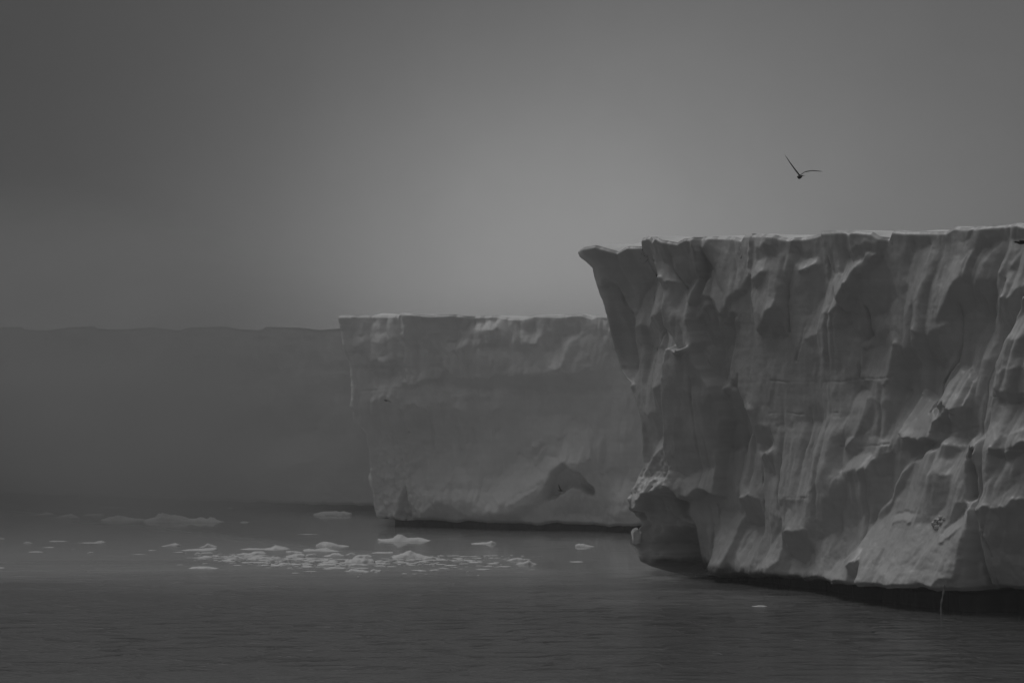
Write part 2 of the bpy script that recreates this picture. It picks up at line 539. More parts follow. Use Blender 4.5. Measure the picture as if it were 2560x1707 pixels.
    dirs = (R[:2][None, :] * (1 - f) + (-nd)[None, :] * f)
    dirs /= np.linalg.norm(dirs, axis=1)[:, None]
    crest_z = interp(aE - 2.5, crestt, 0)
    rise = np.maximum(crest_z - edge_row[:, 2] + cap_up, 0.02) if cap_up >= 0 else crest_z - edge_row[:, 2] + cap_up
    C = np.zeros((len(offs), nE, 3))
    for i, o in enumerate(offs):
        C[i, :, :2] = edge_row[:, :2] + dirs * o
        up_ = 1 - np.exp(-o / 1.8)
        C[i, :, 2] = edge_row[:, 2] + rise * up_ + 0.012 * max(o - 4, 0) + (0.10 * fbm(C[i, :, 0] * 0.5, C[i, :, 1] * 0.5, seed + 9, 3)) * min(o / 2, 1)
    mesh_obj("snow_cap", C - inv, grid_faces(len(offs), nE, True), M_SNOW, root)
    # lift the top of the turned side to meet the cap edge (simple skirt)
    tag(root, label, "ice cliff", group)
    return root

# ---- near cliff
near = Face((1712, 1448), (2560, 1544))
near_sil = [(1453, 622), (1454, 634), (1457, 644), (1466, 651), (1489, 672), (1492, 687), (1502, 724), (1515, 766), (1521, 797),
            (1528, 872), (1540, 923), (1553, 944), (1568, 955), (1571, 966), (1585, 1015), (1594, 1051), (1597, 1090), (1596, 1151),
            (1599, 1168), (1586, 1193), (1579, 1226), (1579, 1252), (1577, 1266), (1595, 1312), (1580, 1335), (1566, 1356),
            (1578, 1377), (1589, 1403), (1612, 1415), (1679, 1434), (1712, 1448)]
near_edge = [(1440, 624), (1453, 624), (1515, 623), (1548, 616), (1576, 627), (1584, 631), (1604, 617), (1633, 617), (1636, 597),
             (1660, 592), (1684, 595), (1689, 604), (1701, 595), (1714, 603), (1743, 609), (1760, 600), (1790, 592), (1840, 592),
             (1871, 597), (1874, 587), (1900, 585), (1956, 587), (1975, 595), (1985, 596), (2030, 588), (2060, 579), (2140, 576),
             (2195, 580), (2212, 592), (2226, 594), (2233, 575), (2260, 578), (2370, 578), (2392, 566), (2420, 569), (2480, 564),
             (2545, 557), (2560, 563), (2700, 556), (3300, 520), (4500, 430)]
near_crest = [(1440, 622), (1453, 622), (1500, 616), (1543, 608), (1636, 606), (1650, 591), (1790, 590), (1872, 585), (1960, 582), (2040, 583),
              (2100, 576), (2190, 575), (2230, 573), (2370, 577), (2395, 565), (2430, 566), (2500, 560), (2545, 556), (2560, 560),
              (2700, 553), (3300, 515), (4500, 420)]
near_lip = [(1300, 1432), (1640, 1436), (1690, 1443), (1725, 1443), (1800, 1440), (2000, 1448), (2200, 1459), (2347, 1466), (2454, 1473),
            (2560, 1478), (2700, 1488), (3300, 1530), (4500, 1620)]
B = 72
near_tones = [
 (62, [(1440,600),(1515,610),(1548,600),(1604,600),(1640,600),(1641,655),(1622,706),(1579,714),(1502,716),(1470,690),(1440,640)]),
 (56, [(1490,716),(1563,716),(1566,750),(1579,783),(1589,793),(1579,839),(1589,903),(1583,920),(1569,960),(1540,960),(1500,900)]),
 (66, [(1563,716),(1617,716),(1604,750),(1589,790),(1573,770)]),
 (84, [(1645,665),(1655,668),(1663,699),(1673,744),(1670,778),(1645,796),(1624,824),(1584,839),(1589,790),(1612,737),(1630,699)]),
 (62, [(1635,580),(1660,580),(1684,580),(1691,622),(1693,648),(1665,673),(1655,665),(1640,648)]),
 (58, [(1688,590),(1701,580),(1714,590),(1742,595),(1743,648),(1752,686),(1734,709),(1729,724),(1709,704),(1696,653)]),
 (86, [(1743,600),(1775,600),(1775,627),(1752,632)]),
 (64, [(1750,632),(1775,627),(1773,686),(1755,686)]),
 (55, [(1663,673),(1680,699),(1729,724),(1724,765),(1732,813),(1739,859),(1727,872),(1696,870),(1681,847),(1670,826),(1673,739)]),
 (90, [(1669,775),(1642,877),(1650,877),(1681,903),(1688,877),(1670,826)]),
 (88, [(1729,732),(1752,699),(1767,699),(1755,750),(1767,801),(1770,877),(1772,920),(1755,913),(1752,877),(1732,813),(1725,765)]),
 (77, [(1775,600),(1790,580),(1872,580),(1875,699),(1834,750),(1808,770),(1793,778),(1757,762),(1750,750),(1770,686)]),
 (56, [(1767,801),(1790,783),(1821,795),(1854,798),(1857,839),(1831,852),(1808,877),(1818,920),(1845,950),(1798,960),(1778,864)]),
 (79, [(1874,570),(1956,570),(1982,600),(1974,660),(1961,699),(1948,762),(1931,790),(1885,839),(1877,750)]),
 (62, [(1895,610),(1940,612),(1945,650),(1900,650)]),
 (60, [(1888,695),(1925,700),(1915,725),(1890,722)]),
 (48, [(1956,762),(1961,839),(1936,836),(1931,801)]),
 (98, [(1980,642),(2031,635),(2036,663),(1985,670)]),
 (64, [(1970,673),(2065,673),(2062,714),(2019,788),(2011,750),(1968,775)]),
 (84, [(2067,673),(2103,673),(2103,770),(2062,800),(2040,850),(1990,930),(1970,925),(2011,852),(2031,770),(2062,714)]),
 (70, [(2036,570),(2190,565),(2210,580),(2195,632),(2123,640),(2113,683),(2070,673)]),
 (58, [(2120,610),(2190,605),(2190,635),(2125,640)]),
 (84, [(2113,642),(2179,648),(2164,673),(2139,699),(2113,770),(2103,770),(2103,699)]),
 (57, [(2179,653),(2200,632),(2225,648),(2230,699),(2241,750),(2215,775),(2179,788),(2177,839),(2151,857),(2123,839),(2113,775),(2141,704)]),
 (75, [(2230,560),(2368,560),(2400,550),(2560,540),(2560,600),(2445,627),(2414,630),(2358,627),(2279,617),(2276,663),(2261,686),(2230,663)]),
 (82, [(2279,617),(2327,602),(2317,648),(2325,673),(2312,711),(2266,775),(2258,775),(2261,699)]),
 (88, [(2358,663),(2419,630),(2432,642),(2417,678),(2373,737),(2338,788),(2309,808),(2343,750),(2353,699)]),
 (53, [(2432,648),(2445,632),(2437,678),(2427,729),(2424,762),(2399,790),(2343,790),(2376,737)]),
 (54, [(2292,831),(2343,821),(2383,795),(2378,864),(2358,903),(2337,920),(2297,903),(2284,864)]),
 (84, [(2445,642),(2478,604),(2470,648),(2450,693),(2427,737),(2432,686)]),
 (58, [(2452,699),(2516,693),(2521,711),(2488,788),(2457,803),(2450,750)]),
 (80, [(2457,803),(2490,790),(2495,882),(2470,900),(2440,960),(2431,950),(2412,913),(2425,850)]),
 (88, [(2547,604),(2521,653),(2537,673),(2511,762),(2498,877),(2492,870),(2500,780),(2516,700)]),
 (48, [(2580,690),(2557,742),(2529,808),(2496,882),(2498,813),(2516,750)]),
 (100, [(2600,742),(2600,825),(2540,830),(2521,840),(2508,852),(2521,813)]),
 (72, [(1790,960),(1850,880),(1885,839),(1890,920),(1925,960),(1948,1015),(1870,1008),(1851,952)]),
 (60, [(1689,872),(1745,860),(1757,921),(1779,957),(1783,996),(1788,1054),(1767,1114),(1764,1175),(1718,1180),(1660,1163),(1665,1102),(1670,1005),(1677,957),(1687,884)]),
 (98, [(1670,996),(1670,1054),(1655,1037),(1660,1005)], -0.5),
 (102, [(1667,1066),(1660,1119),(1609,1187),(1587,1193),(1602,1163),(1619,1124),(1636,1112),(1651,1071)]),
 (82, [(1597,870),(1667,860),(1675,950),(1643,964),(1643,1030),(1610,1040),(1600,960)]),
 (60, [(1643,964),(1667,957),(1667,990),(1655,1037),(1667,1054),(1645,1054)]),
 (61, [(1560,960),(1597,967),(1604,1030),(1614,1114),(1599,1175),(1585,1170),(1570,1050)]),
 (102, [(1570,1193),(1609,1187),(1618,1190),(1609,1225),(1600,1255),(1570,1258)]),
 (80, [(1618,1190),(1645,1175),(1648,1199),(1640,1239),(1620,1262),(1600,1255),(1609,1225)]),
 (76, [(1658,1182),(1764,1177),(1762,1240),(1711,1240),(1711,1207),(1670,1211),(1645,1240),(1645,1182)]),
 (54, [(1803,1030),(1839,938),(1851,952),(1863,1005),(1873,1090),(1849,1134),(1798,1131),(1800,1073)]),
 (56, [(1868,1015),(1897,1015),(1897,1042),(1926,1061),(1931,1102),(1912,1119),(1878,1102)]),
 (96, [(1885,1125),(1936,1115),(1938,1132),(1905,1140)]),
 (54, [(1908,1140),(1938,1134),(1940,1180),(1925,1195),(1912,1170)]),
 (68, [(1800,1140),(1900,1140),(1940,1200),(1930,1300),(1850,1245),(1800,1280)]),
 (80, [(1936,1060),(2060,1040),(2080,1150),(2050,1240),(1946,1250),(1940,1100)]),
 (70, [(1950,940),(2150,950),(2130,1040),(1940,1040),(1926,1000)]),
 (65, [(2010,850),(2145,800),(2155,870),(2150,950),(1960,950),(1990,900)]),
 (76, [(2155,870),(2240,860),(2228,940),(2155,950)]),
 (88, [(2130,965),(2165,975),(2165,1030),(2155,1090),(2120,1110),(2105,1060),(2120,1030)]),
 (66, [(2165,990),(2230,990),(2240,1040),(2215,1090),(2175,1100)]),
 (54, [(2242,850),(2283,884),(2281,923),(2254,940),(2252,996),(2230,986),(2228,952)]),
 (52, [(2288,860),(2378,860),(2334,925),(2332,906),(2296,904)]),
 (94, [(2378,916),(2412,913),(2431,950),(2426,1010),(2388,1020),(2342,1027),(2354,976),(2361,950)]),
 (96, [(2274,991),(2317,993),(2337,1005),(2347,1054),(2344,1100),(2310,1097),(2250,1093),(2252,1066),(2262,1030)]),
 (84, [(2250,970),(2272,980),(2250,1070),(2240,1120),(2215,1110),(2235,1050)]),
 (58, [(2245,1095),(2313,1102),(2291,1124),(2254,1136),(2242,1122)]),
 (48, [(2349,1049),(2388,1044),(2412,1051),(2376,1071),(2349,1078)]),
 (100, [(2116,1136),(2182,1141),(2184,1170),(2141,1182),(2097,1170)]),
 (56, [(2188,1146),(2225,1127),(2210,1180),(2193,1190)]),
 (62, [(2141,1182),(2184,1175),(2189,1204),(2170,1240),(2150,1300),(2120,1320),(2070,1310),(2085,1240),(2097,1199)]),
 (94, [(2237,1156),(2281,1127),(2344,1103),(2340,1150),(2439,1100),(2446,1120),(2439,1252),(2434,1282),(2421,1438),(2390,1461),(2347,1461),(2219,1456),(2143,1453),(2046,1448),(2087,1385),(2128,1356),(2173,1267),(2205,1200)]),
 (66, [(2260,1160),(2288,1150),(2250,1231),(2217,1282),(2173,1318),(2160,1310),(2230,1230)]),
 (70, [(2315,1195),(2375,1190),(2370,1240),(2330,1300),(2290,1310),(2305,1240)]),
 (64, [(2390,1270),(2425,1280),(2405,1300),(2370,1300)]),
 (106, [(2230,1290),(2290,1270),(2280,1310),(2230,1320)]),
 (106, [(2355,1305),(2400,1290),(2415,1310),(2380,1350),(2350,1345)]),
 (52, [(2120,1395),(2148,1392),(2146,1440),(2125,1440)]),
 (42, [(2443,1130),(2462,1130),(2462,1262),(2444,1258)]),
 (66, [(2485,915),(2600,880),(2600,960),(2482,965)]),
 (52, [(2484,962),(2600,960),(2600,992),(2484,992)]),
 (78, [(2480,1000),(2600,992),(2600,1060),(2475,1070)]),
 (56, [(2475,1100),(2600,1095),(2600,1125),(2472,1130)]),
 (68, [(2470,1130),(2600,1125),(2600,1237),(2462,1267)]),
 (50, [(2439,1282),(2462,1267),(2600,1237),(2600,1474),(2454,1471),(2449,1390)]),
 (38, [(1679,1210),(1709,1208),(1712,1282),(1717,1318),(1691,1359),(1663,1397),(1643,1420),(1590,1420),(1560,1377),(1597,1349),(1594,1310),(1570,1265),(1602,1272),(1602,1254),(1633,1267),(1643,1239),(1663,1221)]),
 (118, [(1555,1356),(1594,1314),(1599,1349),(1580,1358)]),
 (86, [(1663,1397),(1699,1359),(1694,1415),(1668,1425)]),
 (76, [(1712,1240),(1763,1240),(1757,1290),(1735,1300),(1715,1290)]),
 (58, [(1735,1300),(1760,1270),(1766,1300),(1765,1420),(1730,1420),(1720,1380)]),
 (84, [(1775,1288),(1839,1288),(1827,1402),(1806,1430),(1768,1428),(1768,1402),(1775,1369)]),
 (50, [(1857,1247),(1906,1247),(1906,1318),(1883,1323),(1855,1313)]),
 (86, [(1860,1325),(1900,1320),(1895,1400),(1860,1425),(1845,1380)]),
 (92, [(1954,1298),(1923,1344),(1883,1423),(1908,1428),(1957,1384)]),
 (52, [(1972,1326),(2031,1328),(2033,1390),(2000,1402),(1969,1395)]),
 (84, [(2040,1340),(2090,1330),(2080,1390),(2040,1440),(2000,1440),(2030,1400)]),
]
NEAR_LEAN = [-9.1, -35.0, -2.1, 16.0, -10.5, -17.5, 16.0, 16.0, -35.0, 16.0, 16.0, -2.8, -7.0, -2.1, -9.1, -26.6, -28.0, 16.0, 5.6, 10.5, -9.1, -14.0, 16.0, -4.9, -8.4, 5.6, -13.3, -15.4, -16.1, 16.0, -0.7, 16.0, 16.0, -35.0, -2.8, -0.7, -9.8, 16.0, 16.0, 9.8, -16.1, -35.0, 16.0, 16.0, 4.9, -5.6, -18.9, 16.0, -23.8, 2.1, 4.9, 0.7, 3.5, 16.0, 16.0, -9.1, -11.2, -14.7, 10.5, 9.8, 16.0, 1.4, -24.5, 7.0, -16.8, -1.4, 5.6, -3.5, 5.6, 4.9, 16.0, 16.0, -30.1, -35.0, -7.0, -21.7, -4.9, -32.9, -6.3, -13.6, -35.0, 16.0, 16.0, 16.0, 2.8, 16.0, -27.7, 2.8, 9.8, -21.0, 2.8]
near_slabs = [
 (-0.8, [(1490,716),(1563,716),(1589,793),(1579,839),(1589,903),(1569,960),(1540,960),(1500,900)], 5),
 (0.95, [(1634,580),(1742,580),(1745,640),(1729,724),(1724,765),(1739,859),(1727,872),(1696,870),(1670,826),(1663,700),(1640,648)], 3),
 (1.0, [(1689,872),(1745,860),(1757,921),(1779,957),(1788,1054),(1767,1114),(1764,1240),(1660,1240),(1665,1102),(1670,1005),(1677,957)], 3),
 (0.35, [(1745,560),(1875,560),(1875,699),(1834,750),(1793,778),(1750,750),(1770,686)], 5),
 (0.35, [(1874,560),(1956,560),(1982,600),(1974,660),(1948,762),(1885,839),(1877,750)], 4),
 (-0.35, [(1803,1030),(1839,938),(1851,952),(1863,1005),(1873,1090),(1849,1134),(1798,1131)], 4),
 (-0.3, [(1767,801),(1790,783),(1857,800),(1831,852),(1818,920),(1845,950),(1798,960),(1778,864)], 4),
 (0.4, [(2036,560),(2212,560),(2200,632),(2141,704),(2113,770),(2103,770),(2067,673)], 4),
 (-0.15, [(2179,653),(2225,648),(2241,750),(2177,839),(2151,857),(2123,839),(2113,775)], 5),
 (0.5, [(2274,985),(2317,990),(2347,1054),(2344,1103),(2250,1095),(2262,1030)], 3),
 (0.45, [(2378,910),(2412,908),(2431,950),(2426,1010),(2342,1027),(2354,976)], 3),
 (0.9, [(2557,730),(2529,808),(2508,852),(2485,915),(2470,1010),(2462,1130),(2462,1480),(2800,1480),(2800,730)], 4),
 (-1.0, [(2440,1120),(2462,1120),(2464,1262),(2444,1258)], 2),
 (0.7, [(2237,1156),(2344,1103),(2439,1100),(2439,1252),(2421,1500),(2040,1500),(2128,1356),(2173,1267)], 7),
 (-1.5, [(1679,1210),(1709,1208),(1717,1318),(1691,1359),(1643,1500),(1570,1500),(1580,1380),(1602,1345),(1602,1272),(1633,1267),(1643,1239)], 3),
 (0.35, [(1775,1288),(1839,1288),(1827,1402),(1806,1440),(1768,1440)], 4),
]
near_cracks = [
 (0.06, 0.245, [(1792, 900), (1790, 1000), (1786, 1100), (1782, 1200), (1778, 1330), (1772, 1425)]),
 (0.05, 0.210, [(1770, 1040), (1774, 1150), (1768, 1260), (1764, 1420)]),
 (0.06, 0.210, [(1873, 590), (1874, 640), (1877, 700), (1880, 780)]),
 (0.06, 0.245, [(1960, 590), (1980, 605), (1984, 630), (1976, 670), (1966, 720), (1960, 830)]),
 (0.07, 0.280, [(2180, 770), (2178, 835), (2152, 868), (2150, 945)]),
 (0.06, 0.210, [(2020, 790), (2008, 850), (1990, 900)]),
 (0.07, 0.280, [(2424, 760), (2420, 830), (2395, 900), (2350, 960), (2342, 1030)]),
 (0.07, 0.280, [(2520, 700), (2500, 780), (2490, 880), (2462, 960), (2455, 1100)]),
 (0.06, 0.245, [(1640, 650), (1662, 700), (1672, 760), (1660, 830), (1640, 880)]),
 (0.06, 0.210, [(1695, 600), (1697, 660), (1712, 710), (1735, 780), (1742, 860), (1760, 930)]),
 (0.05, 0.210, [(1905, 1130), (1910, 1250), (1903, 1330), (1885, 1420)]),
 (0.06, 0.210, [(1946, 1130), (1944, 1240), (1950, 1300)]),
 (0.05, 0.066, [(1930, 952), (2040, 958), (2140, 950), (2235, 946)]),
 (0.04, 0.054, [(1930, 1032), (2010, 1034), (2100, 1030)]),
 (0.05, 0.066, [(2105, 1118), (2160, 1116), (2225, 1110)]),
 (0.05, 0.075, [(2348, 1082), (2400, 1078), (2456, 1066)]),
 (0.05, 0.060, [(2475, 992), (2520, 990), (2600, 984)]),
 (0.05, 0.060, [(2470, 1128), (2530, 1124), (2600, 1120)]),
 (0.04, 0.054, [(1658, 1178), (1710, 1184), (1764, 1176)]),
 (0.04, 0.054, [(1958, 1246), (2000, 1244), (2050, 1248)]),
 (0.05, 0.210, [(2462, 1268), (2470, 1330), (2478, 1390), (2474, 1460)]),
 (0.05, 0.075, [(1622, 1215), (1630, 1260), (1612, 1320), (1630, 1390)]),
 (0.06, 0.245, [(1690, 1215), (1684, 1280), (1660, 1330), (1655, 1400)]),
]
mid_cracks = [
 (0.07, 0.245, [(1005, 785), (1007, 850), (1010, 950)]), (0.06, 0.075, [(1110, 1005), (1112, 1060), (1106, 1120)]),
 (0.06, 0.060, [(900, 978), (1000, 970), (1120, 984), (1300, 976), (1480, 985)]), (0.06, 0.075, [(1236, 1028), (1234, 1090)]),
 (0.06, 0.060, [(945, 1196), (1000, 1192)]), (0.06, 0.075, [(1395, 905), (1410, 930), (1408, 950)]), (0.05, 0.075, [(1345, 1150), (1332, 1185)]),
]
near_samp = relief(near, (-31.0, 10.0, 0.0, 21.6), 0.06, B, near_tones, NEAR_LEAN, near_slabs, 0.66, 1 / 40.0, 3,
                   [(0.6, 0.2, 0.08), (2.4, 0.9, 0.07)], turn=0.22,
                   folds=((0.40, 0.06, 0.48), (0.95, 0.13, 0.27), (2.0, 0.34, 0.06), (4.1, 1.1, 0.022)), lean=0.35, cracks=near_cracks)
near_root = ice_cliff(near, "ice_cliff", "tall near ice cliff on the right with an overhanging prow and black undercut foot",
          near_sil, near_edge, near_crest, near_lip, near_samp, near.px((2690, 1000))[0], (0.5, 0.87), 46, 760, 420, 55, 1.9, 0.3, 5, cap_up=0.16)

# ---- middle cliff
mid = Face((967, 1318), (1590, 1332))
mid_sil = [(842, 789), (844, 800), (851, 832), (855, 862), (869, 903), (877, 954), (874, 1003), (881, 1046), (885, 1059), (910, 1087),
           (918, 1134), (922, 1173), (924, 1224), (930, 1275), (938, 1296), (967, 1318)]
mid_edge = [(830, 789), (842, 789), (880, 789), (930, 788), (1004, 789), (1006, 782), (1030, 784), (1090, 789), (1140, 786), (1170, 790), (1240, 788),
            (1275, 795), (1310, 794), (1335, 787), (1400, 789), (1450, 784), (1478, 793), (1490, 787), (1530, 789), (1700, 780), (2000, 770)]
mid_crest = [(x, y - 3) for x, y in mid_edge]
mid_lip = [(830, 1290), (930, 1292), (967, 1299), (1100, 1301), (1300, 1309), (1500, 1313), (1600, 1315), (2000, 1322)]
mid_tones = [
 (70, [(830,770),(876,770),(881,854),(891,893),(902,951),(906,1006),(908,1057),(930,1122),(931,1204),(935,1300),(860,1300),(830,900)]),
 (91, [(880,780),(1004,780),(1004,850),(880,860)]),
 (76, [(1006,770),(1167,780),(1150,830),(1116,862),(1120,920),(1006,930)]),
 (82, [(891,860),(1004,850),(1006,960),(905,960)]),
 (92, [(945,940),(1000,930),(1005,970),(945,972)]),
 (72, [(930,900),(1000,905),(990,940),(935,945)]),
 (106, [(1167,795),(1250,800),(1240,830),(1180,850),(1130,870),(1120,862),(1150,830)]),
 (84, [(1180,820),(1240,820),(1240,860),(1170,850)]),
 (98, [(1290,820),(1350,830),(1345,860),(1310,855)]),
 (78, [(1360,830),(1385,820),(1390,880),(1365,880)]),
 (100, [(1395,840),(1460,830),(1420,860),(1405,920),(1375,920),(1380,880)]),
 (80, [(1420,870),(1440,860),(1420,920),(1410,920)]),
 (72, [(1100,940),(1500,930),(1520,970),(1450,985),(1120,978)]),
 (94, [(1060,960),(1150,965),(1280,978),(1140,985)]),
 (68, [(1014,1020),(1085,1020),(1082,1125),(1030,1135),(1010,1090)]),
 (66, [(1100,1008),(1112,1005),(1125,1060),(1110,1120)]),
 (70, [(1140,1010),(1190,1030),(1175,1100),(1145,1130)]),
 (70, [(935,1000),(1010,990),(1012,1120),(940,1110)]),
 (68, [(1232,1025),(1250,1022),(1250,1080),(1235,1090)]),
 (94, [(1300,1040),(1400,1030),(1480,1080),(1420,1100),(1330,1060)]),
 (96, [(1330,1110),(1365,1112),(1345,1135),(1325,1130)]),
 (66, [(1330,1120),(1350,1100),(1358,1112),(1335,1135)]),
 (92, [(1390,1100),(1470,1080),(1480,1150),(1450,1165),(1400,1150)]),
 (92, [(1060,1140),(1130,1120),(1140,1180),(1110,1230),(1050,1230),(1030,1180)]),
 (72, [(1020,1160),(1055,1150),(1060,1180),(1025,1180)]),
 (74, [(945,1190),(1000,1188),(1000,1200),(945,1200)]),
 (90, [(940,1210),(1000,1205),(998,1290),(940,1280)]),
 (54, [(1015,1205),(1004,1244),(1000,1285),(1016,1302),(1034,1302),(1030,1269),(1020,1234)]),
 (92, [(1060,1230),(1150,1220),(1250,1240),(1260,1280),(1220,1278),(1150,1240),(1080,1260)]),
 (62, [(1050,1270),(1090,1258),(1130,1262),(1180,1290),(1260,1278),(1300,1265),(1340,1258),(1300,1305),(1040,1305)]),
 (98, [(1260,1225),(1330,1200),(1350,1215),(1300,1250),(1270,1260)]),
 (95, [(1220,1230),(1290,1140),(1330,1150),(1370,1190),(1330,1220),(1250,1250)]),
 (58, [(1384,1204),(1394,1175),(1414,1161),(1424,1163),(1445,1171),(1461,1193),(1467,1206),(1486,1216),(1486,1234),(1435,1214),(1394,1240),(1360,1265),(1350,1245)]),
 (68, [(1394,1240),(1435,1216),(1486,1236),(1500,1290),(1380,1290)]),
 (86, [(1500,1180),(1570,1170),(1580,1280),(1520,1280)]),
]
MID_LEAN = [-22.4, 5.6, -12.6, 4.2, 16.0, -16.1, 16.0, 8.4, 11.9, -10.5, 16.0, -3.5, -16.8, 16.0, -22.4, -32.2, -21.7, -20.3, -31.5, 16.0, 16.0, -35.0, 15.4, 16.0, -17.5, -10.5, 16.0, -30.8, 11.9, -18.9, 16.0, 15.4, -18.2, -15.4, 13.3]
mid_slabs = [(0.35, [(1006,770),(1167,770),(1150,830),(1116,862),(1120,940),(1006,960)], 2),
             (-1.5, [(1384,1204),(1394,1175),(1424,1163),(1461,1193),(1486,1216),(1486,1234),(1435,1214),(1394,1240),(1370,1255)], 3),
             (-0.8, [(1015,1212),(1000,1285),(1016,1310),(1034,1310),(1030,1269)], 2),
             (-0.4, [(1014,1020),(1085,1020),(1082,1125),(1010,1100)], 3)]
a_r = mid.px((1800, 1000))[0]
mid_samp = relief(mid, (a_r - 1, 5.5, 0.0, 18.6), 0.075, 80, mid_tones, MID_LEAN, mid_slabs, 0.55, 1 / 30.0, 23,
                  [(0.45, 0.35, 0.14)], turn=0.2,
                  folds=((0.35, 0.10, 0.38), (0.9, 0.3, 0.26), (2.0, 0.8, 0.11)), cracks=mid_cracks)
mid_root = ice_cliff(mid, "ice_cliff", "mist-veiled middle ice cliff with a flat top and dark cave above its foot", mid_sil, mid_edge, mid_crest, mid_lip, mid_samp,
          a_r, (0.06, 1.0), 34, 430, 260, 30, 1.3, 0.35, 25, ice=M_PALE_ICE)

# ---- far cliff
far = Face((-260, 1236), (870, 1275))
far_sil = [(-258, 812), (-250, 1000), (-250, 1236)]
far_edge = [(-400, 812), (-200, 816), (-60, 812), (0, 818), (55, 817), (62, 824), (120, 826), (170, 819), (240, 815), (246, 822), (310, 824), (380, 818), (450, 826), (470, 819), (560, 816), (600, 823), (655, 825), (662, 817), (750, 819), (800, 825), (870, 820), (1100, 815), (1400, 810)]
far_crest = [(x, y + 8) for x, y in far_edge]
far_lip = [(-400, 1218), (0, 1232), (400, 1245), (700, 1256), (870, 1262), (1400, 1280)]
far_tones = [
 (95, [(640,1130),(700,1090),(790,1080),(800,1150),(740,1170),(660,1180)]),
 (62, [(520,1080),(560,1060),(610,1075),(560,1085),(545,1130),(560,1210),(535,1200),(518,1130)]),
 (92, [(560,1085),(620,1080),(620,1180),(560,1190),(548,1130)]),
 (88, [(600,960),(700,930),(700,1000),(620,1030)]),
 (70, [(0,1090),(120,1080),(150,1150),(40,1180)]),
 (88, [(60,1060),(140,1050),(110,1085),(50,1090)]),
 (70, [(380,1230),(420,1215),(440,1240),(380,1250)]),
]
a_r = far.px((1100, 1000))[0]
far_samp = relief(far, (a_r - 1, 3.0, 0.0, 18.6), 0.12, 80, far_tones, [], [], 0.75, 1 / 25.0, 43, [(0.4, 0.3, 0.14), (1.0, 0.7, 0.12)])
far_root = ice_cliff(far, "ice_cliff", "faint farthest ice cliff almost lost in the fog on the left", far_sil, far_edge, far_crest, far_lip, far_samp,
          a_r, (-0.9, 0.45), 60, 300, 150, 12, 1.2, 0.3, 45, ice=M_PALE_ICE, cap_up=-0.8, round_top=-0.05)

# ------------------------------------------------------------------ things on the near cliff's foot
def near_pt(p, d):
    a, z = near.px(p, d)
    return near.world(np.array(a), np.array(z), np.array(d))
inv0 = np.array([near.O[0], near.O[1], 0])
def tube(points, radii, seg=8):
    V, Fc = [], []
    pts = np.array(points)
    for k in range(len(pts)):
        for j in range(seg):
            an = 2 * math.pi * j / seg
            V.append(pts[k] + radii[k] * np.array([math.cos(an), math.sin(an), 0]))
    for k in range(len(pts) - 1):
        for j in range(seg):
            Fc.append((k * seg + j, k * seg + (j + 1) % seg, (k + 1) * seg + (j + 1) % seg, (k + 1) * seg + j))
    return np.array(V), Fc
a_, z_ = near.px((2361, 1468), 0.8)
d_ = float(near_samp(np.array(a_), np.array(z_))) - 0.12
tp = near_pt((2361, 1462), d_); bt_ = near_pt((2352, 1520), d_)
tr = []
for k in range(15):
    f = k / 14
    q = tp * (1 - f) + np.array([bt_[0], bt_[1], -0.05]) * f
    q[0] += 0.05 * math.sin(f * 7) * f
    q[2] = tp[2] * (1 - f ** 1.25) - 0.05 * f
    tr.append(q)
V, Fc = tube(tr, [0.045 + 0.02 * math.sin(k * 1.7) + (0.05 if k == 14 else 0) for k in range(15)])
tk = mesh_obj("meltwater_trickle", V - inv0, Fc, M_TRICKLE, near_root)
tk['label'] = "thin white trickle of meltwater falling from the lip"
def chunk(name, centre, size, mat, seed, parent=None, inv=np.zeros(3)):
    r = np.random.default_rng(seed)
    nu, nv = 9, 6
    V = []
    for v in range(nv):
        for u_ in range(nu):
            th, ph = 2 * math.pi * u_ / nu, math.pi * (v + 0.02) / (nv - 0.96) - math.pi / 2
            q = np.array([math.cos(th) * math.cos(ph), math.sin(th) * math.cos(ph), math.sin(ph)])
            q = np.sign(q) * np.abs(q) ** 0.7 * (0.8 + 0.4 * r.random())
            V.append(centre + q * size)
    i_ = np.arange(nu * nv).reshape(nv, nu)
    q = np.stack([i_[:-1], np.roll(i_, -1, 1)[:-1], np.roll(i_, -1, 1)[1:], i_[1:]], -1).reshape(-1, 4)
    return mesh_obj(name, np.array(V) - inv, q, mat, parent, False)
for k, (x, y, sz) in enumerate([(2345, 1300, 0.16), (2352, 1292, 0.13), (2340, 1310, 0.2), (2356, 1306, 0.12), (2349, 1317, 0.15), (2362, 1296, 0.1)]):
    a_, z_ = near.px((x, y), 0.8)
    d_ = float(near_samp(np.array(a_), np.array(z_)))
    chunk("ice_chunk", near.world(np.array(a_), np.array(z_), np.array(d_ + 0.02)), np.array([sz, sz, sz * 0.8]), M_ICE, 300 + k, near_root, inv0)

a_, z_ = near.px((1584, 1340), 0.0)
chunk("ice_chunk", near.world(np.array(a_), np.array(z_), np.array(-0.25)), np.array([0.34, 0.36, 0.46]), M_PALE_ICE, 401, near_root, inv0)

